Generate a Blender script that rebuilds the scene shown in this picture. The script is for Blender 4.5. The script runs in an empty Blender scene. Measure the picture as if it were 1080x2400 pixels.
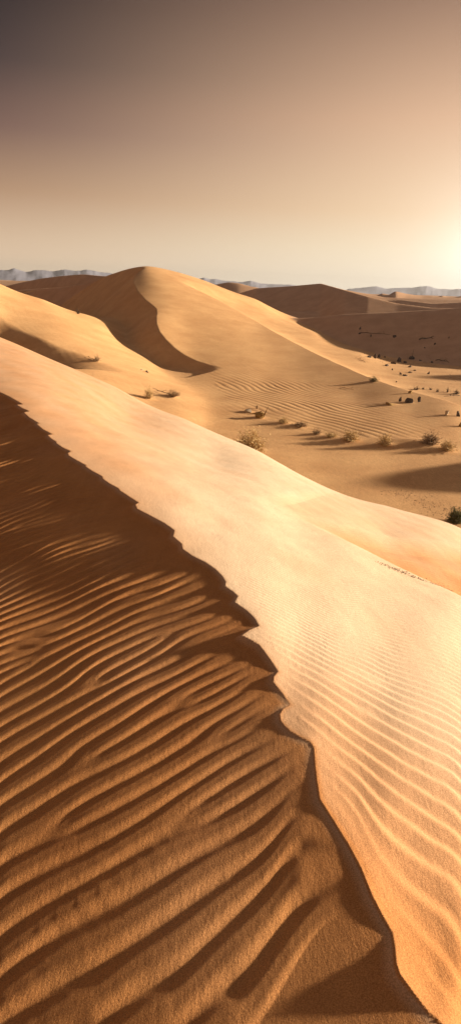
import bpy, bmesh, math, random
import numpy as np
from mathutils import Vector, Matrix, noise as mn

# ------------------------------------------------------------------ camera, sky, sun, exposure
F_PX, PITCH, ROLL = 1564.0, math.radians(18.7), math.radians(2.2)
SUN_AZ, SUN_EL = 78.0, 12.0            # degrees clockwise from straight ahead (+Y), and above the horizon
SC = bpy.context.scene
cd = bpy.data.cameras.new('camera'); cam = bpy.data.objects.new('camera', cd); SC.collection.objects.link(cam)
cd.sensor_fit = 'VERTICAL'; cd.sensor_height = 24.0; cd.lens = 24.0*F_PX/2400.0
cd.clip_start = 0.05; cd.clip_end = 30000.0
cam.matrix_world = (Matrix.Rotation(math.radians(90)-PITCH, 4, 'X') @ Matrix.Rotation(ROLL, 4, 'Z'))
SC.camera = cam
SC.view_settings.view_transform = 'Standard'; SC.view_settings.look = 'None'
SC.view_settings.exposure = 1.42; SC.view_settings.gamma = 1.0
SC.cycles.max_bounces = 5; SC.cycles.diffuse_bounces = 3; SC.cycles.volume_bounces = 0

def srgb(r, g, b):
    f = lambda c: (c/255/12.92 if c/255 <= .04045 else ((c/255+.055)/1.055)**2.4)
    return (f(r), f(g), f(b), 1.0)

w = bpy.data.worlds.new('World'); SC.world = w; w.use_nodes = True
nt = w.node_tree; nt.nodes.clear(); N = nt.nodes.new; LK = nt.links.new
out = N('ShaderNodeOutputWorld'); bg = N('ShaderNodeBackground'); LK(bg.outputs[0], out.inputs[0])
bg.inputs['Strength'].default_value = 0.1
tc = N('ShaderNodeTexCoord'); sep = N('ShaderNodeSeparateXYZ'); LK(tc.outputs['Generated'], sep.inputs[0])
def wmath(op, a, b=None, c=None):
    m = N('ShaderNodeMath'); m.operation = op
    for i, v in enumerate((a, b, c)):
        if v is None: continue
        if isinstance(v, (int, float)): m.inputs[i].default_value = v
        else: LK(v, m.inputs[i])
    return m.outputs[0]
def wramp(fac, stops):
    r = N('ShaderNodeValToRGB'); e = r.color_ramp.elements
    r.color_ramp.interpolation = 'B_SPLINE' if len(stops) > 9 else 'LINEAR'
    while len(e) < len(stops): e.new(0.5)
    for k, (p, c) in enumerate(stops): e[k].position = p; e[k].color = c
    LK(fac, r.inputs[0]); return r.outputs[0]
elev = wmath('ARCSINE', sep.outputs[2])
tE = wmath('DIVIDE', elev, math.radians(40))                       # 0 at the horizon, 1 at 40 degrees
rad = math.radians
gaz = 30.0                                                          # where the low sun's aureole is brightest
az_c = wmath('ADD', wmath('MULTIPLY', sep.outputs[0], math.sin(rad(gaz))), wmath('MULTIPLY', sep.outputs[1], math.cos(rad(gaz))))
hl = wmath('SQRT', wmath('ADD', wmath('MULTIPLY', sep.outputs[0], sep.outputs[0]), wmath('MULTIPLY', sep.outputs[1], sep.outputs[1])))
dang = wmath('ARCCOSINE', wmath('MINIMUM', wmath('DIVIDE', az_c, wmath('MAXIMUM', hl, 1e-4)), 1.0))   # azimuth away from it
far_ramp = wramp(tE, [(0.0, srgb(240,216,184)), (0.04, srgb(234,203,170)), (0.155, srgb(178,141,111)), (0.257, srgb(114,85,78)), (0.36, srgb(48,38,45)), (0.45, srgb(6,10,26)), (0.60, srgb(40,38,46)), (0.85, srgb(92,84,90)), (1.0, srgb(112,102,106))])
near_ramp = wramp(tE, [(0.0, srgb(253,241,218)), (0.078, srgb(250,230,198)), (0.145, srgb(244,210,172)), (0.30, srgb(224,180,145)), (0.49, srgb(150,114,94)), (0.7, srgb(110,88,84)), (1.0, srgb(112,102,106))])
back_ramp = wramp(tE, [(0.0, srgb(112,98,94)), (0.4, srgb(104,93,92)), (1.0, srgb(128,117,118))])
def wmix(f, a, b, mode='MIX'):
    m = N('ShaderNodeMix'); m.data_type = 'RGBA'; m.blend_type = mode; m.clamp_factor = True
    if isinstance(f, (int, float)): m.inputs[0].default_value = f
    else: LK(f, m.inputs[0])
    for i, v in ((6, a), (7, b)):
        if isinstance(v, tuple): m.inputs[i].default_value = v
        else: LK(v, m.inputs[i])
    return m.outputs[2]
def wmap(v, a, b, smooth=True):
    m = N('ShaderNodeMapRange'); m.interpolation_type = 'SMOOTHSTEP' if smooth else 'LINEAR'
    LK(v, m.inputs[0]); m.inputs[1].default_value = a; m.inputs[2].default_value = b
    return m.outputs[0]
c1 = wmix(wmap(dang, rad(8), rad(56)), near_ramp, far_ramp)
c2 = wmix(wmap(dang, rad(56), rad(110)), c1, back_ramp)
vd = N('ShaderNodeVectorMath'); vd.operation = 'DOT_PRODUCT'; LK(tc.outputs['Generated'], vd.inputs[0])
gel, ga = 3.2, 19.5
vd.inputs[1].default_value = (math.sin(rad(ga))*math.cos(rad(gel)), math.cos(rad(ga))*math.cos(rad(gel)), math.sin(rad(gel)))
ang = wmath('ARCCOSINE', wmath('MINIMUM', vd.outputs['Value'], 1.0))
g1 = wmath('EXPONENT', wmath('MULTIPLY', wmath('POWER', wmath('DIVIDE', ang, rad(3.4)), 1.2), -1.0))
g2 = wmath('EXPONENT', wmath('MULTIPLY', wmath('POWER', wmath('DIVIDE', ang, rad(14)), 1.5), -1.0))
c3 = wmix(g1, c2, (0.5, 0.52, 0.55, 1), 'ADD')
c3b = wmix(g2, c3, (0.10, 0.085, 0.055, 1), 'ADD')
sky = N('ShaderNodeTexSky'); sky.sky_type = 'NISHITA'; sky.sun_disc = False
sky.sun_elevation = rad(SUN_EL); sky.sun_rotation = rad(SUN_AZ); sky.dust_density = 4.0; sky.air_density = 1.0
vd2 = N('ShaderNodeVectorMath'); vd2.operation = 'DOT_PRODUCT'; LK(tc.outputs['Generated'], vd2.inputs[0])
vd2.inputs[1].default_value = (math.sin(rad(82))*math.cos(rad(9)), math.cos(rad(82))*math.cos(rad(9)), math.sin(rad(9)))
ang2 = wmath('ARCCOSINE', wmath('MINIMUM', vd2.outputs['Value'], 1.0))
g3 = wmath('EXPONENT', wmath('MULTIPLY', wmath('POWER', wmath('DIVIDE', ang2, rad(22)), 2.0), -1.0))   # dusty glow round the sun, off to the right
c3b = wmix(g3, c3b, (1.3, 1.05, .75, 1), 'ADD')
n1 = wmix(1.0, sky.outputs[0], (0.003, 0.0028, 0.0026, 1), 'MULTIPLY')
c4 = wmix(1.0, c3b, n1, 'ADD')
EXPM = 2.0**(-SC.view_settings.exposure)*10.0
vm = N('ShaderNodeVectorMath'); vm.operation = 'SCALE'; vm.inputs['Scale'].default_value = EXPM
LK(c4, vm.inputs[0]); LK(vm.outputs[0], bg.inputs['Color'])

ld = bpy.data.lights.new('sun', 'SUN'); sun = bpy.data.objects.new('sun', ld); SC.collection.objects.link(sun)
ld.energy = 5.0; ld.angle = rad(1.6); ld.color = (1.0, 0.88, 0.74)
sd = Vector((math.sin(rad(SUN_AZ))*math.cos(rad(SUN_EL)), math.cos(rad(SUN_AZ))*math.cos(rad(SUN_EL)), math.sin(rad(SUN_EL))))
sun.rotation_euler = sd.to_track_quat('Z', 'Y').to_euler()

# ------------------------------------------------------------------ surveying helpers
# The eye is the origin; a sighting (px, py) read off the photograph plus a range gives a point of the land.
cP, sP, cR, sR = math.cos(PITCH), math.sin(PITCH), math.cos(ROLL), math.sin(ROLL)
def sight(px, py):
    a, b = (px-540.0)/F_PX, -(py-1200.0)/F_PX
    x = a*cR - b*sR; u = a*sR + b*cR
    y = cP + u*sP; z = -sP + u*cP
    r = math.hypot(x, y)
    return math.atan2(x, y), z/r                                   # azimuth, tangent of elevation
def pos(px, py, r=None, z=None):
    t, e = sight(px, py)
    if r is None: r = z/e
    return (r*math.sin(t), r*math.cos(t), r*e)
TS = math.radians(12.0)
class TPS:
    """thin-plate surface through surveyed points, in azimuth and log range; value v"""
    def __init__(s, pts, lam=1e-4, lams=None):
        p = np.array(pts, float); s.c = p[:, :2]; n = len(p)
        K = s.k(s.c, s.c) + lam*np.eye(n); P = np.c_[np.ones(n), s.c]
        A = np.zeros((n+3, n+3)); A[:n, :n] = K + (0 if lams is None else np.diag(lams)); A[:n, n:] = P; A[n:, :n] = P.T
        s.w = np.linalg.solve(A, np.r_[p[:, 2], 0, 0, 0])
    @staticmethod
    def k(a, b):
        d2 = (a[:, None, 0]-b[None, :, 0])**2 + (a[:, None, 1]-b[None, :, 1])**2
        return 0.5*d2*np.log(d2+1e-12)
    def __call__(s, th, L):
        q = np.c_[np.ravel(th)/TS, np.ravel(L)]; o = np.empty(len(q))
        for i in range(0, len(q), 60000):
            b = q[i:i+60000]; o[i:i+60000] = s.k(b, s.c) @ s.w[:-3] + s.w[-3] + b @ s.w[-2:]
        return o.reshape(np.shape(th))
def elev_surface(rows, lam=1e-4, soft=(), slam=.15):
    """rows of (px, py, range) or ('z', px, py, height); returns elevation-tangent surface"""
    o = []; nh = len(rows); rows = list(rows)+list(soft)
    for q in rows:
        if q[0] == 'z': t, e = sight(q[1], q[2]); r = q[3]/e
        elif q[0] == 'h': t, r, e = sight(q[1], q[2])[0], q[3], q[4]/q[3]   # a hidden point: bearing, range, height
        else: t, e = sight(q[0], q[1]); r = q[2]
        o.append((t/TS, math.log(r), e))
    return TPS(o, lam, np.array([0.0 if i < nh else slam for i in range(len(o))]))
def sstep(x, a, b):
    t = np.clip((x-a)/(b-a), 0, 1); return t*t*(3-2*t)
def smax(a, b, k): return 0.5*(a+b+np.sqrt((a-b)**2+k*k)) - 0.0
def signed_dist(x, y, line, side):
    """distance in metres to a polyline; positive inside the polygon line+side"""
    L = np.array(line); S = np.array(side); d2 = np.full(x.shape, 1e18); par = np.zeros(x.shape)
    for i in range(len(L)-1):
        ax, ay = L[i]; bx, by = L[i+1]; vx, vy = bx-ax, by-ay; l2 = vx*vx+vy*vy+1e-12
        t = np.clip(((x-ax)*vx+(y-ay)*vy)/l2, 0, 1)
        q = (x-ax-t*vx)**2+(y-ay-t*vy)**2
        m = q < d2; d2[m] = q[m]; par[m] = i+t[m]
    P = np.vstack([L, S]); ins = np.zeros(x.shape, bool)
    for i in range(len(P)):
        x0, y0 = P[i]; x1, y1 = P[(i+1) % len(P)]
        if y0 == y1: continue
        c = ((y0 > y) != (y1 > y)) & (x < (x1-x0)*(y-y0)/(y1-y0)+x0)
        ins ^= c
    return np.where(ins, 1, -1)*np.sqrt(d2), par
_rng = np.random.RandomState(7)
def waves(x, y, lam, n, seed, aniso=None):
    """sum of n sine swells about lam metres long"""
    rs = np.random.RandomState(seed); s = np.zeros(np.shape(x))
    for _ in range(n):
        a = rs.uniform(0, math.pi) if aniso is None else math.radians(aniso)+rs.normal(0, .35)
        k = 2*math.pi/(lam*rs.uniform(.6, 1.6))
        s = s + np.sin(k*(x*math.cos(a)+y*math.sin(a))+rs.uniform(0, 6.28))
    return s/math.sqrt(n)

# ------------------------------------------------------------------ the land
# foreground ridge: serrated crest line (sighted), height about -1.6 m below the eye
CREST = [(0,925),(22,935),(55.6,954),(39,956),(52,964),(70,971),(56,975.5),(68,987),(94,1000),(86,1002),(100,1013),(126,1024),(112,1028),(120,1036),(133,1043),(132,1047),
 (146,1056),(168,1064),(159,1071),(162,1078),(180,1088),(203,1099),(200,1102),(216,1113),(239,1124),(242,1133),(258,1144),(278,1154),(281,1160),(300,1173),(325,1189),(317,1196),(321,1207),
 (355,1223),(385,1238),(409,1255),(405,1273),(425,1289),(427,1303),(450,1318),(480,1330),(504,1344),(520,1360),(529,1376),(527,1389),(545,1400),(557,1411),(549,1429),
 (580,1448),(596,1464),(607,1483),(585,1496),(564,1514),(605,1532),(629,1561),(651,1591),(640,1606),(638,1620),(661,1642),(680,1667),(662,1680),(654,1695),(656,1711),
 (677,1733),(702,1747),(726,1759),(734,1771),(736,1808),(740,1850),(747,1896),(778,1943),(813,2001),(844,2063),(867,2126),(893,2174),(916,2210),(921,2250),(922,2294),(929,2321),(956,2352),(1000,2397),(1060,2450)]
def crest_z(py): return -1.62 - 0.03*((2400-py)/1475.0)
cw = [pos(px, py, z=crest_z(py))[:2] for px, py in CREST]
cw = [(cw[0][0]-6.0, cw[0][1]+7.5), (cw[0][0]-2.5, cw[0][1]+2.6)] + cw + [(1.1, 0.3), (2.0, -2.0), (4, -9)]
_a = rad(63.0); _c = np.array(cw[2:-3]); _al = -_c[:, 0]*math.cos(_a)+_c[:, 1]*math.sin(_a); _pp = _c[:, 0]*math.sin(_a)+_c[:, 1]*math.cos(_a)
_pf = np.polyfit(_al, _pp, 4, w=1/(_al+1.0)); _lo, _hi = _al.min(), _al.max()
MEANC = lambda al: np.polyval(_pf, np.clip(al, _lo, _hi))
cside = [(-30, -40), (-60, 20), (-30, 40)]
SILH = [(1080, 1245, 13.8), (900, 1190, 13.4), (600, 1060, 16), (430, 985, 18), (270, 910, 20.5), (120, 850, 24.5), (0, 800, 29)]
W_FG = elev_surface(
 [('z', px, py, crest_z(py)) for px, py in CREST[::5]] +
 # level shoulder carried on beneath the lee side
 [('z', 0, 1400, -1.62), ('z', 0, 1800, -1.62), ('z', 300, 1700, -1.62), ('z', 0, 2400, -1.60), ('z', 500, 2300, -1.60), ('z', 300, 1400, -1.62), ('z', 0, 1100, -1.64), ('z', 560, 1800, -1.62)] +
 [('z', 1080, 2400, -1.68), (1080, 2300, 1.41), (1080, 2000, 1.93), (1080, 1700, 2.9), (1080, 1540, 3.9), (1080, 1410, 5.3),
  (900, 1900, 1.93), (900, 1600, 2.98), (700, 1500, 3.09), (900, 1430, 4.2), (700, 1330, 4.5), (500, 1230, 5.0),
  (830, 1290, 6.0), (700, 1232, 6.6), (600, 1180, 6.9), (400, 1100, 7.6), (200, 980, 10.1), (0, 865, 13.9),
  (1080, 1375, 6.7), (1080, 1310, 9.3), (900, 1250, 9.0), (760, 1180, 9.6), (500, 1080, 11), (300, 980, 14)] + SILH +
 [('h', px, py, r*k, (sight(px, py)[1]-de)*r*k) for px, py, r in SILH for k, de in ((1.25,.022),(1.7,.11),(2.6,.34))], 2e-3)
ROLL_LINE = [pos(*q)[:2] for q in ((560, 1190, 7.1), (640, 1213, 7.0), (730, 1248, 6.6), (830, 1290, 6.1), (950, 1346, 5.7), (1080, 1410, 5.3), (1200, 1475, 4.9))]
# left middle dune
W_L = elev_surface([(-80, 636, 84), (0, 668, 84), (100, 703, 84), (200, 738, 86), (290, 752, 93), (295, 800, 79), (340, 838, 71), (430, 925, 50.5), (480, 985, 43),
  ('h', 0, 668, 105, -3.2), ('h', 200, 738, 110, -8), ('h', 420, 860, 68, -9.4)], 2e-3,
  [(0, 705, 76), (100, 745, 74), (200, 782, 71), (300, 840, 64), (0, 750, 69), (100, 795, 60), (200, 838, 55), (280, 868, 53), (350, 890, 52), (0, 800, 61), (130, 855, 52), (270, 908, 46), (350, 950, 44),
  ('h', 0, 668, 135, -12), ('h', 270, 750, 140, -15), ('h', 400, 800, 85, -9.6), ('h', 560, 900, 60, -10.5), ('h', 600, 1040, 34, -10.5)], .05)
lc = [(-120, 700, 72), (-40, 732, 70), (0, 748, 69), (60, 775, 64), (150, 815, 58), (240, 850, 55), (310, 880, 53), (350, 905, 51)]
LC = [pos(*q)[:2] for q in lc]; LSIDE = [(-8, 25), (-60, 25), (-60, 45)]

# big dune
W_B = elev_surface([(340, 628, 112), (420, 640, 119), (480, 659, 120), (600, 702, 115), (740, 763, 102), (850, 806, 90), (960, 850, 80),
  (318, 670, 99), (365, 722, 86), (368, 760, 78), (400, 808, 71), (450, 845, 66.5), (500, 862, 64),
  ('h', 340, 628, 145, .2), ('h', 600, 702, 150, -7), ('h', 850, 808, 118, -12)], 2e-3,
  [(600, 760, 90), (700, 812, 78), (810, 865, 67), (930, 910, 57), (1080, 955, 50), (430, 750, 83), (500, 800, 75), (600, 850, 67), (620, 900, 60), (540, 900, 58.5), (560, 950, 50.5), (700, 930, 56), (700, 1000, 43), (830, 960, 51), (850, 1025, 39), (960, 985, 46), (960, 1040, 38), (1080, 1010, 42),
  ('h', 250, 640, 110, 1.0), ('h', 250, 700, 92, -2.5), ('h', 300, 850, 64, -7.0), ('h', 420, 920, 54, -8.6), ('h', 700, 1060, 34, -9.0), ('h', 1080, 1060, 34, -9.0), ('h', 340, 628, 180, -8), ('h', 850, 808, 170, -22)], .05)
bc = [(180, 700, 150), (240, 668, 136), (300, 640, 122), (340, 628, 112), (325, 636, 108.5), (314, 650, 104), (312, 662, 101), (322, 682, 95), (340, 701, 90), (358, 715, 87), (366, 724, 85.5), (368, 735, 83), (366, 745, 81),
      (367, 760, 78), (374, 778, 75), (388, 798, 72.5), (408, 818, 70), (430, 835, 68), (460, 851, 66), (490, 861, 64.5), (530, 868, 63.5), (600, 885, 61), (560, 950, 50)]
BC = [pos(*q)[:2] for q in bc]; BSIDE = [(3, 20), (-90, 20), (-110, 150)]

INNER = [pos(*q)[:2] for q in ((400, 672, 106), (450, 692, 102), (520, 724, 97), (600, 760, 90), (700, 812, 78), (810, 865, 67), (930, 912, 57), (1080, 955, 50))]
# ridges farther off: each is sighted along its crest, with the height of its foot
class Ridge:
    def __init__(s, rows, front, back, blur=.25, rnd=1.5):
        q = [(sight(px, py)[0], sight(px, py)[1], r) for px, py, r in rows]; q.sort()
        a = np.array(q); s.t = np.arange(a[0, 0]-.5, a[-1, 0]+.5, rad(.05))
        k = np.exp(-.5*(np.arange(-30, 31)*.05/blur)**2); k /= k.sum()
        f = lambda v: np.convolve(np.pad(np.interp(s.t, a[:, 0], v), 30, 'edge'), k, 'valid')
        s.e = f(a[:, 1]); s.lr = f(np.log(a[:, 2])); s.f, s.b, s.rnd = front, back, rnd
        s.lo, s.hi = a[0, 0], a[-1, 0]
    def __call__(s, th, r):
        e = np.interp(th, s.t, s.e); rc = np.exp(np.interp(th, s.t, s.lr)); d = r-rc; x = np.sin(th)*r
        w = .25*np.sin(x*.21+rc*.13)+.2*np.sin(x*.09+2)                 # gullies and swells of the face
        z = e*rc - np.where(d < 0, s.f*(1+.3*w)*(np.sqrt(d*d+(s.rnd*rc/140)**2*.2)-s.rnd*rc/140*.447), s.b*d)
        out = np.maximum(s.lo-th, 0)+np.maximum(th-s.hi, 0)
        return z - out*rc*.25
R_D = Ridge([(560, 770, 122), (640, 752, 118), (700, 748, 116), (740, 745, 115), (800, 738, 113), (870, 735, 111), (960, 730, 110), (1020, 727, 109), (1080, 722, 108), (1250, 712, 106)], .36, .30, .25, 5.0)
R_D2 = Ridge([(600, 735, 150), (680, 731, 148), (725, 733, 147), (790, 739, 146), (850, 745, 146)], .2, .25)
R_C = Ridge([(520, 700, 190), (600, 676, 180), (680, 671, 172), (752, 664.5, 166), (775, 671, 160), (810, 681, 152), (860, 695, 145), (930, 712, 140), (1010, 722, 136), (1080, 724, 134), (1200, 726, 132)], .32, .35, .12)
R_C2 = Ridge([(440, 672, 230), (505, 667, 225), (535, 661.5, 220), (560, 664, 218), (585, 671, 216), (640, 682, 214)], .3, .3, .15)
R_E = Ridge([(-60, 694, 168), (40, 681, 160), (100, 677, 153), (160, 672, 146), (210, 663, 139), (260, 652, 132), (310, 638, 124), (345, 640, 120)], .55, .3)
R_K = Ridge([(-60, 682, 260), (0, 674, 245), (50, 662, 232), (100, 652, 220), (150, 646, 208), (195, 642.5, 196), (240, 647, 186), (275, 648, 178), (320, 650, 170), (400, 675, 160)], .5, .3)
R_G = Ridge([(840, 696, 300), (880, 691, 290), (905, 686, 285), (925, 681, 280), (950, 687, 280), (985, 692, 280), (1080, 697, 280)], .3, .3, .12)
R_H = Ridge([(-60, 656, 420), (60, 655, 420), (180, 652, 420), (300, 653, 430), (480, 668, 430), (620, 676, 420), (740, 683, 400), (800, 678, 400), (860, 689, 400), (1000, 692, 400), (1200, 700, 400)], .16, .2, .4)
R_N = Ridge([(850, 712, 205), (890, 706, 200), (940, 703, 196), (985, 708, 192), (1020, 712, 190), (1080, 709, 186), (1200, 706, 182)], .35, .3, .2)
R_P = Ridge([(840, 690, 330), (900, 694, 325), (960, 697, 320), (1010, 694, 310), (1060, 692, 300), (1120, 696, 290)], .3, .3, .2)
R_M = Ridge([(780, 672, 240), (800, 678, 235), (850, 688, 232), (900, 697, 230), (980, 700, 230), (1080, 703, 230), (1200, 708, 230)], .22, .3, .3)

def floor_z(x, y):
    r = np.hypot(x, y)
    z = -8.25 - .5*sstep(x, 5, 16)*sstep(y, 50, 70) + 0.12*waves(x, y, 26, 5, 3) + 0.025*waves(x, y, 6, 5, 4)
    farw = sstep(r, 150, 320)
    z = z + farw*(1.6*waves(x, y, 120, 8, 11, 60) + 1.2*np.abs(waves(x, y, 90, 5, 12, 70)) - 1.0)
    z = z + sstep(r, 500, 1200)*2.0*waves(x, y, 420, 6, 13, 80)
    # hollow with a soft shade near the thorn bushes
    return z

# unseen dunes added on the right to cast shade over the valley
SHADE_DUNES = [(25, 32.5, 8, 5.5, 4.4, 10), (66, 118, 18, 22, 9.0, 40), (50, 77, 12, 6, 6.6, 15)]
def shade_dune_z(x, y):
    z = np.full(np.shape(x), -99.0)
    for cx, cy, sx, sy, h, rot in SHADE_DUNES:
        c, s = math.cos(rad(rot)), math.sin(rad(rot)); u = ((x-cx)*c+(y-cy)*s)/sx; v = (-(x-cx)*s+(y-cy)*c)/sy
        z = np.maximum(z, -8.6 + h*1.06*np.exp(-(u*u+v*v)*1.1) - 0.2)
    return z

MOUNDS = []
CZ = []
for _x, _y in cw:
    _r = max(math.hypot(_x, _y), 1.0); _t = min(max(math.atan2(_x, _y), rad(-42)), rad(40)); CZ.append(float(W_FG(np.array([_t]), np.array([math.log(_r)]))[0]*_r))
CZ[-3:] = [CZ[-4]]*3; CZ[0] = CZ[2]-.35; CZ[1] = CZ[2]-.1
RIDGES = [R_D, R_D2, R_C, R_C2, R_E, R_K, R_G, R_H, R_M, R_N, R_P]
_zf = np.polyfit(_al, np.array(CZ)[2:-3], 3); CZF = lambda q: np.polyval(_zf, np.clip(q, _lo, _hi))
CZS = np.array(CZ); CZS[:2] = CZS[2]; CZS = np.convolve(np.pad(CZS, 8, 'edge'), np.ones(17)/17, 'valid')
print('crest', np.round(CZ[::8], 3))
def land(x, y):
    """height and which landform (0 plain, 1 near ridge, 2 left dune, 3 big dune, 4.. far)"""
    x = np.asarray(x, float); y = np.asarray(y, float)
    r = np.hypot(x, y); th = np.arctan2(x, y); L = np.log(np.maximum(r, .3))
    thc = np.clip(th, rad(-42), rad(40))
    surfs = [floor_z(x, y)]
    def ev(S, lo, hi): 
        Lc = np.clip(L, math.log(lo), math.log(hi)); return S(thc, Lc)*np.exp(Lc)
    # near ridge
    z1 = np.full(x.shape, -60.0); m = r < 60
    z = ev(W_FG, 1.0, 55)[m]
    d, par = signed_dist(x[m], y[m], cw, cside)
    rr = r[m]; dl = np.maximum(d, 0)
    # the lee side: a smooth hollow falling away from the ridge, met by a short steep lip along the serrated crest
    xx, yy = x[m], y[m]
    a65 = rad(63.0); al = -xx*math.cos(a65)+yy*math.sin(a65); s = MEANC(al)-(xx*math.sin(a65)+yy*math.cos(a65))   # metres to the left of the mean crest
    msl = 0.102 + 0.078*sstep(rr, 1.6, 4.6) + .025*sstep(s, .4, 1.2)*(1-sstep(rr, 2.0, 3.6))
    zp = CZF(al) - .009 - msl*np.maximum(s, -.3) + .0015*waves(xx, yy, 1.6, 5, 61)*(1+3*sstep(rr, 2.5, 6))
    w_lip = 0.12 + 0.25*sstep(rr, 1.5, 6); wl = .014+.05*sstep(rr, 2.2, 4)+.06*sstep(rr, 4, 9)
    b = 1-np.exp(-dl/w_lip)
    zc = np.interp(par, np.arange(len(cw)), CZ)
    # second swell: a dip hidden beyond the line where the windward slope rolls over
    d2, p2 = signed_dist(xx, yy, ROLL_LINE, [(30, 30), (-5, 30)])
    z = z - np.where(d2 > 0, .28*sstep(p2, .3, 3.5)*(np.sqrt(d2*d2+.02)-.14)/1.3*np.exp(1-np.maximum(d2, 0)/1.3), 0)
    zc = CZF(al)+(zc-CZF(al))*np.exp(-dl/.04)
    z1[m] = np.where(d > 0, zc*(1-b)+np.minimum(zp, zc+.02)*b - .55*wl*(1-np.exp(-dl/wl)), z)
    surfs.append(z1)
    # left dune
    z = ev(W_L, 30, 140); d, _ = signed_dist(x, y, LC, LSIDE); dl = np.maximum(d, 0)
    z = z - 0.6*(1-sstep(_, 3.5, 6.5))*(np.sqrt(dl*dl+0.8)-math.sqrt(0.8))*sstep(d, -.1, .1)
    surfs.append(z - 5*(1-sstep(r, 28, 40)))
    z = ev(W_B, 30, 220); d, _ = signed_dist(x, y, BC, BSIDE); dl = np.maximum(d, 0)
    d3, p3 = signed_dist(x, y, INNER, [(90, 60), (40, 140), (-14, 140)]); d3 = np.maximum(d3, 0)
    z = z - 1.5*sstep(p3, 0, 1.5)*(d3/7)*np.exp(1-d3/7)
    z = z - 0.62*dl*(1-sstep(_, 18.5, 20))
    surfs.append(z - 5*(1-sstep(r, 28, 38)))
    if MOUNDS:
        far = (r > 20) & (r < 110); xs, ys = x[far], y[far]; add = np.zeros(xs.shape)
        for mx, my, w_, h_ in MOUNDS:
            k = np.where((np.abs(xs-mx) < w_*7) & (np.abs(ys-my) < w_*5))[0]
            u = xs[k]-mx; v = ys[k]-my; su = np.where(u < 0, 2.1, .9)*w_
            add[k] += h_*np.exp(-(u/su)**2-(v/(w_*.8))**2)
        for q in (0, 2, 3): surfs[q][far] += add
    for S in RIDGES: surfs.append(np.where(r > 70, S(thc, r), -90))
    surfs.append(shade_dune_z(x, y))
    z = surfs[0]; idm = np.zeros(x.shape, int)
    ks = [0, .05, .5, .4]+[.5]*len(RIDGES)+[.8]
    for i, s in enumerate(surfs[1:], 1):
        idm = np.where(s > z, i, idm)
        z = smax(z, s, ks[i])
    return z, idm, surfs

def ground_hit(px, py, rmin=5.0, rmax=400.0):
    t, e = sight(px, py); r = np.exp(np.linspace(math.log(rmin), math.log(rmax), 1500))
    z, _, _ = land(r*math.sin(t), r*math.cos(t))
    k = np.argmax(z >= e*r)
    if not (z >= e*r).any(): k = len(r)-1
    r0 = r[k]
    return Vector((r0*math.sin(t), r0*math.cos(t), float(z[k]))), r0

_m = [(582,1056,60),(350,935,24),(404,931,28),(228,847,16),(1066,1224,38),(820,1032,40),(900,1045,32),(1008,1040,44),(1046,1056,40),(776,1024,28),(742,1018,22),(664,992,28),(703,1000,30),(875,895,18),
      (915,948,26),(957,944,20),(1044,973,12),(608,980,26),(583,966,22),(1078,1000,14),(974,914,14),(1047,920,8),(1068,924,14)]
_l = []
for px, py, w_ in _m:
    p, r0 = ground_hit(px, py, 22.0); s_ = w_/F_PX*p.length; _l.append((p.x-.2*s_, p.y, s_*.75, s_*.16))
MOUNDS += _l
# ------------------------------------------------------------------ ripple phases, numbered along sighted ripple lines
def phase(lines, zfun, lam=2e-3):
    o = []
    for k, pts in lines:
        for px, py in pts:
            t, e = sight(px, py); o.append((t/TS, math.log(zfun(px, py)/e if zfun else 1), k))
    return TPS(o, lam)
def lines_phase(lines, region_r, lam=3e-2):
    o = []
    for k, pts in lines:
        pts = [(a[0]+(b[0]-a[0])*f, a[1]+(b[1]-a[1])*f) for a, b in zip(pts, pts[1:]) for f in (0, .33, .67)]+[pts[-1]]
        for px, py in pts:
            p, r0 = ground_hit(px, py, *region_r); o.append((math.atan2(p.x, p.y)/TS, math.log(r0), k))
    return TPS(o, lam)
LEE = [(0,[(560,2400),(650,2260),(750,2110)]), (1,[(400,2400),(530,2200),(640,2060),(700,1960)]), (2,[(220,2400),(330,2280),(440,2170),(560,2050),(640,1970)]),
 (3,[(30,2380),(180,2260),(330,2130),(480,2000),(640,1880)]), (4,[(0,2260),(130,2145),(280,2040),(400,1960),(520,1860)]), (5,[(0,2180),(90,2110),(200,2035),(330,1950),(490,1830),(600,1730)]),
 (6,[(0,2095),(120,2015),(300,1900),(480,1780),(590,1690)]), (7,[(0,2010),(150,1920),(300,1830),(480,1720),(580,1650)]), (8,[(0,1940),(160,1840),(300,1755),(420,1690),(560,1600)]),
 (9,[(0,1880),(160,1790),(300,1710),(420,1645),(550,1560)]), (12,[(0,1740),(200,1620),(400,1520),(530,1460)]), (16,[(0,1590),(200,1490),(400,1395),(480,1360)]),
 (22,[(0,1430),(200,1330),(380,1265)]), (34,[(0,1220),(150,1160),(250,1125)]), (50,[(0,1060),(90,1035)])]
WIND = [(0,[(964,2188),(1022,2250),(1080,2339)]), (1,[(867,1988),(920,2072),(1000,2134),(1080,2196)]), (2,[(831,1850),(867,1908),(955,1983),(1044,2050),(1080,2081)]),
 (3,[(770,1770),(900,1880),(1080,2022)]), (4,[(731,1711),(822,1776),(930,1860),(1080,1967)]), (5,[(690,1650),(758,1692),(880,1785),(1080,1914)]), (6,[(660,1602),(758,1658),(876,1744),(1080,1865)]),
 (9,[(610,1510),(800,1610),(1080,1745)]), (14,[(570,1420),(750,1510),(1080,1650)]), (22,[(450,1310),(700,1430),(1080,1560)]), (34,[(330,1185),(600,1330),(800,1420)]), (50,[(170,1060),(400,1190)])]
FLANK = [(0,[(560,880),(700,925),(850,990),(950,1035)]), (6,[(520,900),(640,945),(780,1000),(850,1035)]), (-8,[(620,872),(760,915),(900,970),(1000,1020)]), (11,[(500,930),(600,975),(700,1020)])]

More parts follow.
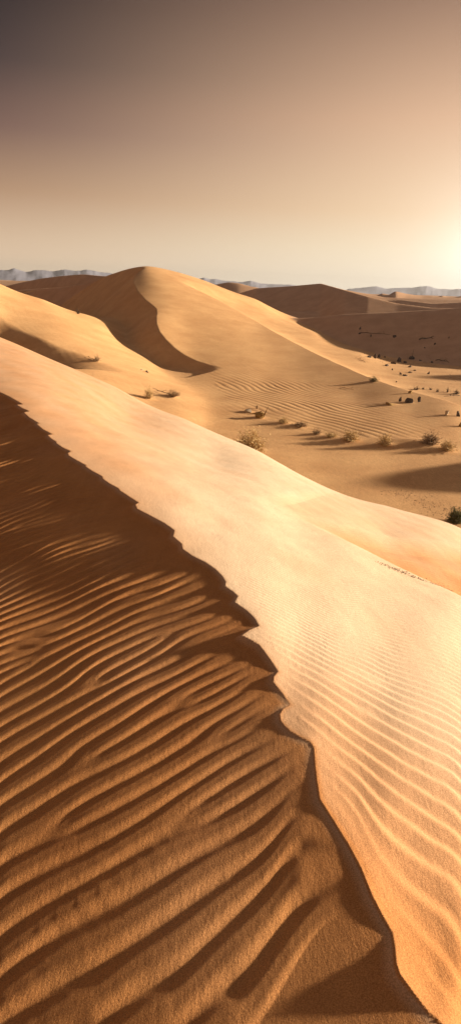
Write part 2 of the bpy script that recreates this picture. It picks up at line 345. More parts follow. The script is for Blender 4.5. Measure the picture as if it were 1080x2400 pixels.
# ------------------------------------------------------------------ terrain mesh
def build_grid():
    th = np.concatenate([np.arange(-180, -45, 6), np.arange(-45, -30, .5), np.arange(-30, -19.6, .13), np.arange(-19.6, 18.4, .085), np.arange(18.4, 28, .14), np.arange(28, 46, .5), np.arange(46, 180, 6)])
    Ls = [math.log(.35)]
    while Ls[-1] < math.log(2900):
        r = math.exp(Ls[-1])
        st = .05 if r < .8 else .0036 if r < 3 else .0032 if r < 30 else 0.0036 if r < 115 else .0042 if r < 270 else .03
        Ls.append(Ls[-1]+st)
    T, L = np.meshgrid(np.radians(th), np.array(Ls)); r = np.exp(L)
    return T, L, r*np.sin(T), r*np.cos(T), r
T, L, X, Y, RR = build_grid()
Z, ID, SURF = land(X, Y)
print('grid', X.shape, X.size)

SHADE_TINT = np.zeros(X.shape)
def add_ripples():
    global Z
    win = (RR < 26) & (np.abs(T) < rad(44)) & (RR > .6)
    rows = np.where(win.any(1))[0]; cols = np.where(win.any(0))[0]
    sl = np.s_[rows[0]:rows[-1]+1, cols[0]:cols[-1]+1]
    x, y, t, l, r = X[sl], Y[sl], T[sl], L[sl], RR[sl]
    d, par = signed_dist(x, y, cw, cside)
    # two slow fields that bend and break the ripple trains
    bend = (0.16*waves(x, y, .9, 6, 21) + .10*waves(x, y, .35, 6, 22))*(.45+.9*sstep(r, 1.8, 3.2))
    calm = np.ones(x.shape)
    def disloc(n, seed, x0, x1, y0, y1, az):
        rs = np.random.RandomState(seed); s = np.zeros(x.shape)
        for i in range(n):                                             # a fork and, farther along the same ripple, a join
            cx = rs.uniform(x0, x1); cy = rs.uniform(y0, y1); a = rad(az+rs.normal(0, 6)); l_ = rs.uniform(.7, 1.8)*(.4+.2*cy)
            for ex, ey in ((cx, cy), (cx+l_*math.sin(a), cy+l_*math.cos(a))): calm[:] *= 1-.85*np.exp(-((x-ex)**2+(y-ey)**2)/.055**2)
            s += (np.arctan2(y-cy, x-cx)-np.arctan2(y-cy-l_*math.cos(a), x-cx-l_*math.sin(a)))/(2*math.pi)
        return s
    def lamb(ph):
        gl, gt = np.gradient(ph); gL = np.gradient(l, axis=0)*r; gT = np.gradient(t, axis=1)*r
        g = np.sqrt((gl/gL)**2+(gt/gT)**2); return 1/np.maximum(g, .8)
    # lee side
    PH = lines_phase(LEE, (0.6, 30))(t, l)
    lam = np.clip(lamb(PH), .02, .4); PH = np.maximum(PH, -.5)
    u = PH + bend*.8
    ds = disloc(30, 5, -3.2, .1, 2.4, 6.5, 57)+disloc(4, 6, -.9, .0, 1.5, 2.3, 45)
    i0 = np.argmin((x-.0)**2+(y-1.6)**2); ds -= ds.ravel()[i0]*(1-sstep(r, 1.8, 2.6))*0 + ds.ravel()[i0]
    up = u + ds
    up = up - 0.25                                                     # dark trough centred on the traced line
    prof = np.sin(2*math.pi*up) + .28*np.sin(4*math.pi*up+1.0)
    env = sstep(d, .01, .20 + .05*r)*(.85+.24*waves(x, y, 1.1, 6, 31, 60)*sstep(r, 1.6, 2.6))
    z = -np.where(d > 0, 1, 0)*0
    A = (0.041+.013*sstep(r, 2.8, 4.5))*lam*np.clip(env, 0, 1.2)
    zl = A*prof
    # fine secondary ripples crossing the hollow
    # windward side
    PW = lines_phase(WIND, (0.6, 30))(t, l)
    lamw = np.clip(lamb(PW), .02, .4)
    uw = PW + bend*.6 + disloc(22, 9, .4, 4, 1.4, 8, 120)
    pw = np.sin(2*math.pi*(uw-.25)) + .2*np.sin(4*math.pi*uw)
    envw = sstep(-d, .0, .2)*(.8+.15*waves(x, y, 1.6, 5, 33))*(1-.65*sstep(r, 4.0, 11.0))
    zw = 0.054*lamw*np.clip(envw, .05, 1.0)*pw*(1-sstep(r, 14, 24))
    d2, p2 = signed_dist(x, y, ROLL_LINE, [(30, 30), (-5, 30)])
    beyond = .95*sstep(d2, -.05, .5)*sstep(p2, 0, 3)*(1-.55*sstep(r, 9, 13))
    SHADE_TINT[sl] = np.clip(sstep(d, -.03, .05)*(1-.0*r) + (1-sstep(d, 0, .01))*np.maximum(np.maximum(1-sstep(r, 1.2, 3.4), .6*sstep(-t, rad(-2), rad(13))), beyond) + .06*waves(x, y, .8, 6, 71), 0, 1)  # weaker light put into the colour: lee, near corner, left slope, beyond the swell
    Z[sl] += np.where(d > 0, zl, zw)*calm
    Z[sl] += .003*waves(x, y, .9, 7, 41)*sstep(np.abs(d), 0, .5)*(1-sstep(r, 8, 20))*sstep(r, 1.5, 6)
    # flank of the big dune
    win = (RR > 38) & (RR < 90) & (np.abs(T) < rad(22))
    rows = np.where(win.any(1))[0]; cols = np.where(win.any(0))[0]
    sl = np.s_[rows[0]:rows[-1]+1, cols[0]:cols[-1]+1]
    x, y, t, l, r = X[sl], Y[sl], T[sl], L[sl], RR[sl]
    poly = [tuple(ground_hit(a, b, 36, 120)[0][:2]) for a, b in ((490,872),(600,866),(760,903),(900,955),(1005,1015),(950,1043),(850,1036),(740,1012),(640,985),(540,945))]
    dp, _ = signed_dist(x, y, poly, [poly[0]])
    wgt = sstep(dp, -2.5, 4.5)*(ID[sl] != 1)+.16*(ID[sl] != 1)*(1-sstep(r, 70, 88))*sstep(r, 38, 44)
    a = rad(62.0); uf = (x*math.sin(a)+y*math.cos(a))/.58 + .6*waves(x, y, 14, 5, 51) + .12*waves(x, y, 3.5, 5, 53)
    print('flank', wgt.max(), poly[0], poly[4])
    Z[sl] += .0125*wgt*(np.sin(2*math.pi*uf)+.25*np.sin(4*math.pi*uf+1))*(.85+.25*waves(x, y, 7, 4, 52))
add_ripples()

# ------------------------------------------------------------------ materials
def mat(name):
    m = bpy.data.materials.new(name); m.use_nodes = True; t = m.node_tree; t.nodes.clear()
    o = t.nodes.new('ShaderNodeOutputMaterial'); b = t.nodes.new('ShaderNodeBsdfPrincipled'); t.links.new(b.outputs[0], o.inputs[0])
    b.inputs['Roughness'].default_value = .95; b.inputs['Specular IOR Level'].default_value = .12
    return m, t, b
def mnoise(t, scale, detail=4, rough=.6, vec=None, stretch=None):
    n = t.nodes.new('ShaderNodeTexNoise'); n.inputs['Scale'].default_value = scale; n.inputs['Detail'].default_value = detail; n.inputs['Roughness'].default_value = rough
    g = t.nodes.new('ShaderNodeNewGeometry'); v = g.outputs['Position']
    if stretch:
        mp = t.nodes.new('ShaderNodeMapping'); mp.inputs['Rotation'].default_value = (0, 0, rad(stretch[0])); mp.inputs['Scale'].default_value = stretch[1]
        t.links.new(v, mp.inputs[0]); v = mp.outputs[0]
    t.links.new(v, n.inputs['Vector']); return n.outputs['Fac']
def mramp(t, fac, a, b, ca, cb):
    r = t.nodes.new('ShaderNodeValToRGB'); r.color_ramp.elements[0].position = a; r.color_ramp.elements[1].position = b
    r.color_ramp.elements[0].color = ca; r.color_ramp.elements[1].color = cb; t.links.new(fac, r.inputs[0]); return r.outputs[0]
def mmix(t, f, a, b, mode='MIX'):
    m = t.nodes.new('ShaderNodeMix'); m.data_type = 'RGBA'; m.blend_type = mode
    if isinstance(f, (int, float)): m.inputs[0].default_value = f
    else: t.links.new(f, m.inputs[0])
    for i, v in ((6, a), (7, b)):
        if isinstance(v, tuple): m.inputs[i].default_value = v
        else: t.links.new(v, m.inputs[i])
    return m.outputs[2]
def sand(name, c0, c1, grain=True, gscale=260, gbump=.4, shade_tint=None):
    m, t, b = mat(name)
    col = mramp(t, mnoise(t, .35, 5), .35, .65, c0, c1)
    if shade_tint:                                                          # darker, redder tint painting in the weaker light of lee and swell
        at = t.nodes.new('ShaderNodeAttribute'); at.attribute_name = 'shade_tint'
        col = mmix(t, at.outputs['Fac'], col, mramp(t, mnoise(t, 1.3, 5), .35, .65, shade_tint[0], shade_tint[1]))
    fine = mramp(t, mnoise(t, 7.0, 5, .7, stretch=(40, (1, .3, 1))), .3, .7, (.9, .9, .9, 1), (1.08, 1.08, 1.08, 1))
    col = mmix(t, 1.0, col, fine, 'MULTIPLY')
    if grain:
        gr = mramp(t, mnoise(t, gscale, 3, .75), .32, .68, (.62, .58, .54, 1), (1.3, 1.3, 1.3, 1))
        col = mmix(t, 1.0, col, gr, 'MULTIPLY')
        bp = t.nodes.new('ShaderNodeBump'); bp.inputs['Strength'].default_value = gbump; bp.inputs['Distance'].default_value = .004
        t.links.new(mnoise(t, gscale*.6, 4, .8), bp.inputs['Height'])
        bp2 = t.nodes.new('ShaderNodeBump'); bp2.inputs['Strength'].default_value = .24; bp2.inputs['Distance'].default_value = .012
        t.links.new(mnoise(t, 38, 4, .7, stretch=(35, (1, .35, 1))), bp2.inputs['Height']); t.links.new(bp.outputs[0], bp2.inputs['Normal'])
        t.links.new(bp2.outputs[0], b.inputs['Normal'])
    t.links.new(col, b.inputs['Base Color']); return m
M_NEAR = sand('near_sand', (.535, .385, .24, 1), (.565, .41, .262, 1), shade_tint=((.39, .160, .048, 1), (.47, .208, .066, 1)))
M_MID = sand('mid_sand', (.51, .275, .110, 1), (.60, .345, .145, 1), True, 30, .25)
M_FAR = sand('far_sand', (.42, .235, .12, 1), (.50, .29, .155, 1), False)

# ------------------------------------------------------------------ meshes from the grid
def tagk(o, label=None, cat=None, group=None, kind=None):
    if label: o['label'] = label
    if cat: o['category'] = cat
    if group: o['group'] = group
    if kind: o['kind'] = kind
    return o
def grid_object(name, facemask, m, label):
    nr, nc = X.shape; i, j = np.nonzero(facemask); jn = (j+1) % nc
    q = np.stack([i*nc+j, i*nc+jn, (i+1)*nc+jn, (i+1)*nc+j], 1)
    used, inv = np.unique(q.ravel(), return_inverse=True)
    co = np.stack([X.ravel()[used], Y.ravel()[used], Z.ravel()[used]], 1).astype(np.float32)
    me = bpy.data.meshes.new(name); nf = len(q)
    me.vertices.add(len(used)); me.vertices.foreach_set('co', co.ravel())
    me.loops.add(nf*4); me.loops.foreach_set('vertex_index', inv.astype(np.int32).ravel())
    me.polygons.add(nf); me.polygons.foreach_set('loop_start', np.arange(0, nf*4, 4, dtype=np.int32)); me.polygons.foreach_set('loop_total', np.full(nf, 4, np.int32))
    me.polygons.foreach_set('use_smooth', np.ones(nf, bool))
    me.update(calc_edges=True); me.materials.append(m)
    at = me.attributes.new('shade_tint', 'FLOAT', 'POINT'); at.data.foreach_set('value', SHADE_TINT.ravel()[used].astype(np.float32))
    me.normals_split_custom_set_from_vertices(NRM.reshape(-1, 3)[used])
    o = bpy.data.objects.new(name, me); SC.collection.objects.link(o)
    tagk(o, label, None, None, 'structure'); return o
def grid_normals():
    P = np.stack([X, Y, Z], 2); a = np.gradient(P, axis=0)
    b = (np.roll(P, -1, 1)-np.roll(P, 1, 1)); n = np.cross(b, a); n *= np.sign(n[..., 2:3]); return n/np.linalg.norm(n, axis=2, keepdims=True)
NRM = grid_normals()
nr, nc = X.shape
fid = ID[:-1, :]
full = np.ones(fid.shape, bool)
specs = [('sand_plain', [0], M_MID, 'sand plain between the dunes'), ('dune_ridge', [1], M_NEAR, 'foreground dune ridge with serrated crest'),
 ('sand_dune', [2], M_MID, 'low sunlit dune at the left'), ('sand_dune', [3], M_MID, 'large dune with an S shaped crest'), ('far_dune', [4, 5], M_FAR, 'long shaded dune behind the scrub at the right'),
 ('far_dune', [6], M_FAR, 'distant dune with pointed crest'), ('far_dune', [8, 9], M_FAR, 'distant shaded dunes at the left'), ('far_dune', [7, 10, 11, 12, 13, 14], M_FAR, 'distant low dunes along the horizon'), ('sand_dune', [15], M_MID, 'unseen dunes added beyond the right edge for their shade')]
for nm, ids, m, lab in specs:
    f = np.isin(fid, ids)
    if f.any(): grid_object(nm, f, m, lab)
# disc under the eye
bm = bmesh.new(); ring = [bm.verts.new((X[0, j], Y[0, j], Z[0, j])) for j in range(nc)]
c = bm.verts.new((0, 0, float(Z[0].mean())))
for j in range(nc): bm.faces.new((ring[(j+1) % nc], c, ring[j]))
bmesh.ops.recalc_face_normals(bm, faces=bm.faces)
me = bpy.data.meshes.new('sand_ground'); bm.to_mesh(me); bm.free(); me.materials.append(M_NEAR)
o = bpy.data.objects.new('sand_ground', me); SC.collection.objects.link(o); o['kind'] = 'structure'

#OBJECTS#
# ------------------------------------------------------------------ distant mountains
def solid(name, verts, faces, m, smooth=False, parent=None):
    me = bpy.data.meshes.new(name); me.from_pydata(verts, [], faces); me.materials.append(m)
    if smooth: me.polygons.foreach_set('use_smooth', [True]*len(me.polygons))
    me.update(); o = bpy.data.objects.new(name, me); SC.collection.objects.link(o); o.parent = parent; return o
def rockmat(name, c0, c1, scale, rough=.9):
    m, t, b = mat(name); t.links.new(mramp(t, mnoise(t, scale, 6, .7), .35, .65, c0, c1), b.inputs['Base Color']); b.inputs['Roughness'].default_value = rough
    bp = t.nodes.new('ShaderNodeBump'); bp.inputs['Strength'].default_value = .5; bp.inputs['Distance'].default_value = .3/scale
    t.links.new(mnoise(t, scale*2, 5, .7), bp.inputs['Height']); bp.inputs['Strength'].default_value = .5 if scale > 1 else .12; t.links.new(bp.outputs[0], b.inputs['Normal']); return m
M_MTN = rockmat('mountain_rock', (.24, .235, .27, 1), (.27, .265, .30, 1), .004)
def mountains(rows, R0, label, seed):
    q = sorted((sight(px, py)[0], sight(px, py)[1]) for px, py in rows); a = np.array(q)
    n = 200; th = np.linspace(a[0, 0], a[-1, 0], n); e = np.interp(th, a[:, 0], a[:, 1])
    rs = np.random.RandomState(seed); edge = np.minimum(1, np.minimum(th-a[0, 0], a[-1, 0]-th)/rad(.8))
    V = []; F = []; rows_ = [(-800, -.12), (-600, .10), (-400, .27), (-220, .52), (-100, .78), (0, 1), (80, .85), (200, .5), (340, -.1)]
    for k, (dr, f) in enumerate(rows_):
        for i in range(n):
            h = e[i]*R0+9
            jag = mn.fractal(Vector((th[i]*45, dr*.003, seed)), 1, 2, 4)*.12
            z = -9 + h*max(f+jag*(1 if 0 < f else .3), -.15)*edge[i]
            r = R0+dr; V.append((r*math.sin(th[i]), r*math.cos(th[i]), z))
    for k in range(len(rows_)-1):
        for i in range(n-1): F.append((k*n+i, k*n+i+1, (k+1)*n+i+1, (k+1)*n+i))
    o = solid('mountain_range', V, F, M_MTN, True); o['kind'] = 'structure'; o['label'] = label
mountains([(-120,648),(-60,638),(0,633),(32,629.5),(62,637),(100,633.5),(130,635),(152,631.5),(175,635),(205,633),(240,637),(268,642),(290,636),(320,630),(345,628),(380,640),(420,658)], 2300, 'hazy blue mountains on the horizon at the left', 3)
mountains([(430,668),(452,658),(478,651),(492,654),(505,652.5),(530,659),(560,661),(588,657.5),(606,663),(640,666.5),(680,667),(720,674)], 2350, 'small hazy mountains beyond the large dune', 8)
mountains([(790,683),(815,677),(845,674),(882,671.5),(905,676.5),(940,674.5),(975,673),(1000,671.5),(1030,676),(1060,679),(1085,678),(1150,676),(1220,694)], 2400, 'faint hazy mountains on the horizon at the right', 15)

# ------------------------------------------------------------------ shrubs, stones and litter
M_STRAW = rockmat('dry_straw', (.38, .235, .09, 1), (.58, .40, .18, 1), 9)
M_TWIG = rockmat('dark_twig', (.045, .028, .016, 1), (.10, .06, .03, 1), 9)
M_BROWN = rockmat('brown_twig', (.18, .105, .05, 1), (.32, .195, .09, 1), 9)
M_LEAF = rockmat('dusty_leaf', (.055, .05, .015, 1), (.13, .105, .03, 1), 12)
M_OCHRE = rockmat('ochre_stone', (.20, .115, .035, 1), (.36, .22, .07, 1), 5)
M_STONE = rockmat('dark_stone', (.06, .042, .03, 1), (.13, .09, .06, 1), 6)
M_PALE = rockmat('pale_stone', (.34, .25, .15, 1), (.48, .36, .23, 1), 6)
M_CLOD = rockmat('sand_clod', (.20, .12, .06, 1), (.32, .20, .11, 1), 6)
MATS = dict(straw=M_STRAW, twig=M_TWIG, brown=M_BROWN, leaf=M_LEAF, ochre=M_OCHRE, stone=M_STONE, pale=M_PALE)
def tube(V, F, pts, r0, r1):
    b = len(V); n = len(pts)
    for k, p in enumerate(pts):
        r = r0+(r1-r0)*k/(n-1); d = (pts[min(k+1, n-1)]-pts[max(k-1, 0)]).normalized()
        a = d.orthogonal().normalized(); c = d.cross(a)
        for j in range(3): V.append(p+(a*math.cos(j*2.094)+c*math.sin(j*2.094))*r)
    for k in range(n-1):
        for j in range(3): F.append((b+k*3+j, b+k*3+(j+1) % 3, b+(k+1)*3+(j+1) % 3, b+(k+1)*3+j))
    F.append((b+(n-1)*3, b+(n-1)*3+1, b+(n-1)*3+2)); F.append((b+2, b+1, b))
def bush_twigs(w, h, n, rng, thick, lean=0.0, stiff=.5, tuft=False):
    V, F, tips = [], [], []
    for i in range(n):
        az = rng.uniform(0, 6.283); el = math.asin(rng.uniform(.02, 1)) if not tuft else rng.uniform(.7, 1.5)
        L = rng.uniform(.4, 1.0)**.6*rng.choice((.85, 1.0, 1.0, 1.3))
        end = Vector((math.cos(az)*math.cos(el)*w*.5*L+lean*w, math.sin(az)*math.cos(el)*w*.5*L, math.sin(el)*h*L))
        st = Vector((rng.gauss(0, w*.07), rng.gauss(0, w*.07), -h*.06)); mid = st.lerp(end, .5)+Vector((rng.gauss(0, w*.06), rng.gauss(0, w*.06), h*.10*stiff))
        q3 = st.lerp(end, .8)+Vector((rng.gauss(0, w*.04), rng.gauss(0, w*.04), h*.05))
        tube(V, F, [st, mid, q3, end], thick, thick*.35); tips += [q3, end, mid.lerp(end, .5)]
        for _ in range(3):
            s = mid.lerp(end, rng.uniform(.1, .9)); e2 = s+Vector((rng.gauss(0, w*.11), rng.gauss(0, w*.11), rng.uniform(0, h*.16)))
            tube(V, F, [s, s.lerp(e2, .5)+Vector((0, 0, h*.02)), e2], thick*.55, thick*.25); tips.append(e2)
    return V, F, tips
def leaf_quads(tips, size, rng, n=1):
    V, F = [], []
    for p in tips:
        for _ in range(n):
            c = p+Vector((rng.gauss(0, size), rng.gauss(0, size), rng.gauss(0, size))); a = Vector((rng.gauss(0, 1), rng.gauss(0, 1), rng.gauss(0, 1))).normalized(); b = a.orthogonal().normalized()
            s = size*rng.uniform(.5, 1.1); k = len(V); V += [c-a*s, c+b*s*.45, c+a*s, c-b*s*.45]; F.append((k, k+1, k+2, k+3))
    return V, F
def where(px, py, wpx, far=None):
    p, r = ground_hit(px, py, *(far or (22.0, 400.0))); return p, wpx/F_PX*p.length*math.cos(math.atan(math.hypot(px-540, py-1200)/F_PX))**1
def place(o, p, label, cat, group): o.location = p; tagk(o, label, cat, group); return o
def shrub(px, py, wpx, hpx, main, label, seed, n=60, group='shrubs scattered over the valley', leaf=None, tuft=False, lean=0, parts=True, thick=1.0, cat='shrub', name='desert_shrub'):
    rng = random.Random(seed); p, w = where(px, py, wpx*1.15); h = w*hpx/wpx
    V, F, tips = bush_twigs(w, h, n, rng, max(w*.011*thick, .008), lean, tuft=tuft)
    if not parts:
        o = solid(name, V, F, MATS[main]); return place(o, p, label, cat, group)
    root = bpy.data.objects.new(name, None); SC.collection.objects.link(root); root.empty_display_size = .2
    solid('twigs', V, F, MATS[main], False, root)
    rng2 = random.Random(seed+5); V2, F2 = [], []
    for i in range(7):
        a = rng2.uniform(0, 6.28); e = Vector((math.cos(a)*w*.22, math.sin(a)*w*.22, h*rng2.uniform(.3, .6)))
        tube(V2, F2, [Vector((0, 0, -h*.1)), e*.5+Vector((0, 0, h*.05)), e], max(w*.03, .015), w*.012)
    solid('stem', V2, F2, M_TWIG, False, root)
    V3, F3 = leaf_quads(tips, w*.030 if not leaf else w*.045, rng, 2 if leaf else 1)
    solid('foliage', V3, F3, MATS[leaf or main], False, root)
    return place(root, p, label, cat, group)
def stone(px, py, wpx, hpx, main, label, seed, flat=1.0, tilt=0, group='stones and clods on the sand', sharp=.5, cat='stone', name='rock'):
    rng = random.Random(seed); p, w = where(px, py, wpx); h = w*hpx/wpx
    bm = bmesh.new(); off = Vector((rng.uniform(0, 50), rng.uniform(0, 50), rng.uniform(0, 50)))
    for _ in range(12 if sharp > .4 else 26):
        d = Vector((rng.gauss(0, 1), rng.gauss(0, 1), rng.gauss(0, 1))).normalized(); bm.verts.new(d*.5*rng.uniform(.82, 1.08))
    hull = bmesh.ops.convex_hull(bm, input=bm.verts)
    bmesh.ops.delete(bm, geom=[g for g in hull['geom_interior'] if isinstance(g, bmesh.types.BMVert)], context='VERTS')
    bmesh.ops.bevel(bm, geom=bm.edges[:], offset=.03 if sharp > .4 else .07, segments=2, affect='EDGES')
    bmesh.ops.subdivide_edges(bm, edges=[e for e in bm.edges if e.calc_length() > .12], cuts=2, use_grid_fill=True)
    for v in bm.verts: v.co *= 1+.07*mn.noise(v.co*5+off)+.04*mn.noise(v.co*12+off)
    for v in bm.verts: v.co = Vector((v.co.x*w*1.05, v.co.y*w*.72, v.co.z*h*1.7))
    bmesh.ops.rotate(bm, verts=bm.verts, matrix=Matrix.Rotation(rad(tilt), 3, 'Y'))
    bmesh.ops.translate(bm, verts=bm.verts, vec=(0, 0, h*.22))
    me = bpy.data.meshes.new(name); bm.to_mesh(me); bm.free(); me.materials.append(MATS[main])
    o = bpy.data.objects.new(name, me); SC.collection.objects.link(o); o.rotation_euler.z = rng.uniform(-.5, .5)
    return place(o, p, label, cat, group)
def branch(px0, py0, px1, py1, main, label, seed, thick=1.4, group='dead branches on the sand', up=0.0, twigs=3):
    rng = random.Random(seed); p, r0 = ground_hit(px0, py0, 22.0); q, r1 = ground_hit(px1, py1, 22.0)
    if up: q = p+Vector((rng.uniform(-.05, .05), 0, up/F_PX*p.length))
    V, F = [], []; d = q-p; t = thick/F_PX*p.length*.5
    pts = [p+d*(k/5)+Vector((0, 0, t*.6+(0 if up else abs(math.sin(k*1.3))*t*2)))-p+Vector((rng.gauss(0, .015), rng.gauss(0, .015), 0))*d.length for k in range(6)]
    tube(V, F, pts, t, t*.4)
    for k in range(twigs):
        s = pts[rng.randint(1, 4)]; e = s+Vector((rng.gauss(0, .12), rng.gauss(0, .12), rng.uniform(.02, .14)))*d.length; tube(V, F, [s, s.lerp(e, .5)+Vector((0, 0, t)), e], t*.6, t*.25)
    o = solid('dead_branch', V, F, MATS[main]); return place(o, p, label, 'branch', group)

G1 = 'dry shrubs in the valley beyond the ridge'
shrub(582, 1060, 64, 46, 'straw', 'large round golden dry bush peeking over the bright ridge edge', 1, 230, G1, lean=.05)
shrub(350, 935, 24, 26, 'straw', 'upright golden tuft with a long dark shadow to its left', 2, 90, G1, tuft=False)
shrub(404, 931, 30, 14, 'brown', 'low dark brown bush just right of the upright golden tuft', 3, 80, G1, lean=.1)
shrub(228, 847, 17, 14, 'brown', 'small dark bush alone high on the left dune, a twig lying beside it', 4, 60, G1)
shrub(183, 736, 12, 15, 'twig', 'tiny dark upright bush against the shaded hollow behind the left dune crest', 5, 50, G1)
shrub(1066, 1224, 40, 30, 'leaf', 'dark green leafy bush at the right edge above the near ridge', 6, 150, G1, leaf='leaf')
shrub(820, 1032, 42, 22, 'straw', 'wide pale straw clump at the foot of the rippled flank', 7, 110, G1, tuft=False)
shrub(900, 1045, 32, 26, 'straw', 'domed tan bush with a dark base, second bush from the right below the ripples', 8, 150, G1)
shrub(1008, 1040, 44, 24, 'brown', 'sprawling brown twiggy bush near the right edge', 9, 130, G1, lean=-.05)
shrub(1046, 1056, 40, 22, 'straw', 'tan bush right beside the sprawling brown bush', 10, 120, G1)
shrub(776, 1024, 30, 12, 'straw', 'low pale clump just left of the wide straw clump', 11, 70, G1)
shrub(742, 1018, 22, 12, 'brown', 'small dark clump left of the low pale clump', 12, 60, G1)
shrub(664, 992, 28, 15, 'straw', 'low tan clump right of the ochre domed stone', 13, 70, G1)
shrub(703, 1000, 34, 10, 'brown', 'flat mat of brown twigs between two tan clumps', 14, 70, G1)
shrub(875, 895, 20, 11, 'brown', 'low olive brown bush alone on the lit shoulder of the large dune', 15, 60, G1, leaf='leaf')
G2 = 'small shrubs along the far side of the lit shoulder'
for k, (px, py, w_, h_, lab) in enumerate([(974, 914, 15, 9, 'dark low bush, leftmost in the row behind the lit shoulder'), (990, 913, 8, 6, 'tiny dark bush just right of the leftmost one in the row'),
    (1008, 914, 8, 6, 'faint small bush in the middle of the row behind the shoulder'), (1024, 919, 9, 8, 'round dark bush in the row behind the shoulder'),
    (1047, 920, 7, 11, 'tall narrow dark bush in the row behind the shoulder'), (1068, 924, 16, 9, 'wide ragged dark bush at the right end of the row')]):
    shrub(px, py, w_, h_, 'twig', lab, 30+k, 36, G2, parts=False, thick=1.8)
G3 = 'stones around the foot of the large dune'
stone(915, 948, 28, 17, 'ochre', 'yellow ochre angular boulder with a long shadow to its left', 41, sharp=.9, group=G3)
stone(957, 944, 22, 12, 'stone', 'dark flat topped stone right of the ochre boulder', 42, sharp=.9, group=G3)
stone(937, 941, 9, 13, 'stone', 'small upright dark stone between the ochre boulder and the flat topped one', 43, group=G3)
stone(981, 942, 13, 13, 'stone', 'dark notched stone, the one farthest right beside the ochre boulder', 44, sharp=.9, group=G3)
stone(961, 922, 14, 8, 'ochre', 'smooth brown stone above the flat topped dark stone', 45, sharp=.2, group=G3)
stone(1044, 973, 12, 17, 'pale', 'tilted pale slab standing near the right edge', 46, tilt=18, sharp=.9, group=G3)
stone(1072, 976, 11, 14, 'stone', 'dark stone at the right edge beside the tilted slab', 47, sharp=.8, group=G3)
stone(608, 980, 27, 14, 'ochre', 'domed ochre stone at the left foot of the rippled flank', 48, sharp=.3, group=G3)
stone(583, 966, 26, 8, 'pale', 'flat pale slab left of the domed ochre stone', 49, sharp=.6, group=G3)
stone(602, 958, 7, 9, 'pale', 'small pale stone perched above the domed ochre stone', 50, group=G3)
stone(345, 873, 11, 6, 'stone', 'small dark stone on the lit left dune above the golden tuft', 51, tilt=20, group=G3)
stone(333, 868, 8, 4, 'pale', 'small pale stone left of the dark one on the left dune', 52, group=G3)
stone(1078, 1000, 14, 14, 'ochre', 'brown stone cut by the right edge below the tilted slab', 53, group=G3)
G4 = 'dark rubble on the far lit patch'
rub = [(878, 840, 9, 12, 'tall dark rock, left of a pair at the left end of the rubble'), (888, 838, 9, 9, 'round dark rock, right of a pair at the left end of the rubble'), (934, 848, 12, 11, 'largest dark rock in the rubble'),
 (948, 852, 10, 7, 'dark rock touching the largest one on its right'), (920, 853, 15, 5, 'long flat dark rock left of the largest one'), (905, 858, 14, 5, 'long low dark rock at the lower left of the rubble'),
 (965, 842, 17, 7, 'broad dark rock with a thin stick rising from it'), (960, 861, 10, 5, 'small flat rock below the broad rock'), (971, 869, 10, 4, 'thin flat rock lower right in the rubble'),
 (937, 878, 9, 6, 'dark rock low in the hollow under the rubble'), (947, 881, 14, 4, 'flat rock lying against the one in the hollow'), (960, 874, 13, 4, 'narrow flat rock right of the hollow'),
 (1003, 877, 9, 7, 'lone grey rock right of the rubble'), (1012, 850, 10, 4, 'flat rock on the bright lip at the right'), (901, 838, 5, 4, 'little rock above the rubble'), (864, 838, 14, 5, 'low grey clod at the far left of the lit patch'),
 (918, 868, 4, 5, 'pebble sized rock at the left rim of the hollow'), (928, 896, 6, 3, 'small rock alone on the sand left of the bush row'), (984, 846, 7, 3, 'small slab on the bright lip near the broad rock')]
for k, (px, py, w_, h_, lab) in enumerate(rub): stone(px, py, w_, h_, 'stone', lab, 60+k, group=G4, sharp=.85)
G5 = 'dark rocks on the shaded far slope'
for k, (px, py, w_, h_, lab) in enumerate([(843, 772, 6, 9, 'upright dark rock highest on the shaded slope'), (842, 783, 7, 4, 'low dark rock just under the upright one on the shaded slope'), (923, 791, 11, 7, 'square dark rock in the middle of the shaded slope'),
    (1050, 794, 4, 5, 'small rock far right on the shaded slope'), (1018, 808, 7, 4, 'flat rock on the right of the shaded slope'), (994, 816, 6, 3, 'small rock below the long branch on the shaded slope'), (868, 790, 4, 6, 'thin rock left of the middle of the shaded slope')]):
    stone(px, py, w_, h_, 'stone', lab, 90+k, group=G5)
branch(842, 781, 915, 787, 'twig', 'long thin dead branch across the upper shaded slope', 101, 1.6)
branch(980, 798, 1014, 796, 'twig', 'thick dead branch on the right of the shaded slope', 102, 3.2)
branch(965, 838, 965, 820, 'twig', 'thin stick standing up from the broad dark rock', 103, 1.4, up=17, twigs=1)
branch(222, 845, 203, 837, 'brown', 'dry twig lying left of the small dark bush on the left dune', 104, 1.6)
branch(400, 926, 366, 917, 'twig', 'dark twig reaching left from the low dark brown bush', 105, 2.0)
branch(1020, 845, 1052, 851, 'twig', 'dead branch along the bright lip at the right', 106, 2.2)
branch(855, 850, 832, 839, 'brown', 'twig lying at the left end of the far lit patch', 107, 1.4)
branch(800, 909, 828, 915, 'brown', 'short twig on the shoulder of the large dune', 108, 1.2)
branch(1076, 928, 1040, 930, 'twig', 'dead branch under the wide ragged bush at the right', 109, 1.6)

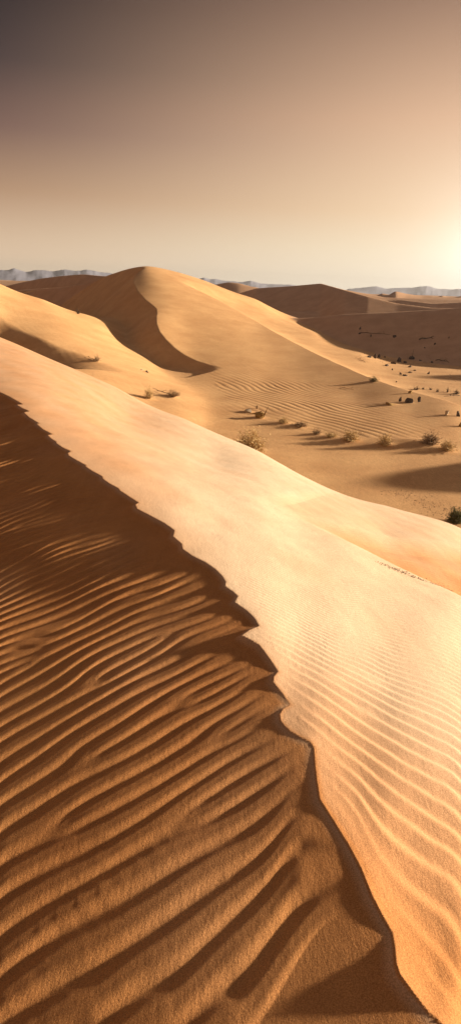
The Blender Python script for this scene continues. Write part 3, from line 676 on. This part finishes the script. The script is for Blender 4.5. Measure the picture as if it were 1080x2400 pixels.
# gravel: countless small stones in a few patches
def gravel(patches, label, seed):
    rng = random.Random(seed); V, F = [], []
    for (poly, n, spx, far) in patches:
        xs = [q[0] for q in poly]; ys = [q[1] for q in poly]; pts = []
        while len(pts) < n:
            t = rng.random(); k = t*(len(poly)-1); i = min(int(k), len(poly)-2); f = k-i
            px = poly[i][0]*(1-f)+poly[i+1][0]*f; py = poly[i][1]*(1-f)+poly[i+1][1]*f; s = poly[i][2]*(1-f)+poly[i+1][2]*f
            pts.append((px+rng.gauss(0, s), py+rng.gauss(0, s*.35)))
        th = np.array([sight(*q)[0] for q in pts]); e = np.array([sight(*q)[1] for q in pts])
        r = np.exp(np.linspace(math.log(far[0]), math.log(far[1]), 260))[None, :]*np.ones((len(pts), 1))
        zz, _, _ = land(r*np.sin(th)[:, None], r*np.cos(th)[:, None]); hit = np.argmax(zz >= e[:, None]*r, 1)
        for i in range(len(pts)):
            rr = r[i, hit[i]]; p = Vector((rr*math.sin(th[i]), rr*math.cos(th[i]), zz[i, hit[i]])); s = spx*rng.uniform(.4, 1.3)/F_PX*p.length*.5
            b = len(V); a = rng.uniform(0, 3)
            for dx, dy, dz in ((1, 0, 0), (0, 1, 0), (-1, 0, 0), (0, -1, 0), (.1, .1, .8), (0, 0, -.6)):
                V.append(p+Vector(((dx*math.cos(a)-dy*math.sin(a))*s*rng.uniform(.7, 1.3), (dx*math.sin(a)+dy*math.cos(a))*s, dz*s)))
            for q in range(4): F += [(b+q, b+(q+1) % 4, b+4), (b+(q+1) % 4, b+q, b+5)]
    o = solid('gravel', V, F, M_CLOD); tagk(o, label, 'gravel', None, 'stuff')
gravel([([(880, 1316, 2), (940, 1340, 4), (1000, 1366, 9), (1075, 1392, 14)], 330, 2.4, (5.5, 12))], 'crumbly brown gravel in the dip behind the near ridge at the right', 1)
gravel([([(900, 1152, 12), (960, 1162, 16), (1000, 1184, 22), (1040, 1204, 24), (1070, 1200, 20)], 260, 2.6, (16, 60)), ([(850, 838, 10), (920, 850, 16), (990, 850, 16), (1050, 846, 16), (1075, 915, 16), (960, 905, 20)], 160, 2.4, (50, 110))], 'sparse dark pebbles on the valley sand around the green bush', 2)

# ------------------------------------------------------------------ haze
hm = bpy.data.materials.new('haze'); hm.use_nodes = True; ht = hm.node_tree; ht.nodes.clear()
ho = ht.nodes.new('ShaderNodeOutputMaterial'); hv = ht.nodes.new('ShaderNodeVolumePrincipled'); ht.links.new(hv.outputs[0], ho.inputs['Volume'])
hv.inputs['Density'].default_value = 2.0e-4; hv.inputs['Color'].default_value = (.72, .70, .66, 1); hv.inputs['Anisotropy'].default_value = .6
zb, zt, hw = float(Z.min())-1.5, 52.0, 3100.0
hz = solid('haze', [(sx*hw, sy*hw, z) for z in (zb, zt) for sx, sy in ((-1, -1), (1, -1), (1, 1), (-1, 1))], [(3, 2, 1, 0), (4, 5, 6, 7), (0, 1, 5, 4), (1, 2, 6, 5), (2, 3, 7, 6), (3, 0, 4, 7)], hm)
hz['kind'] = 'stuff'; hz['label'] = 'thin warm haze over the desert'; hz['category'] = 'haze'
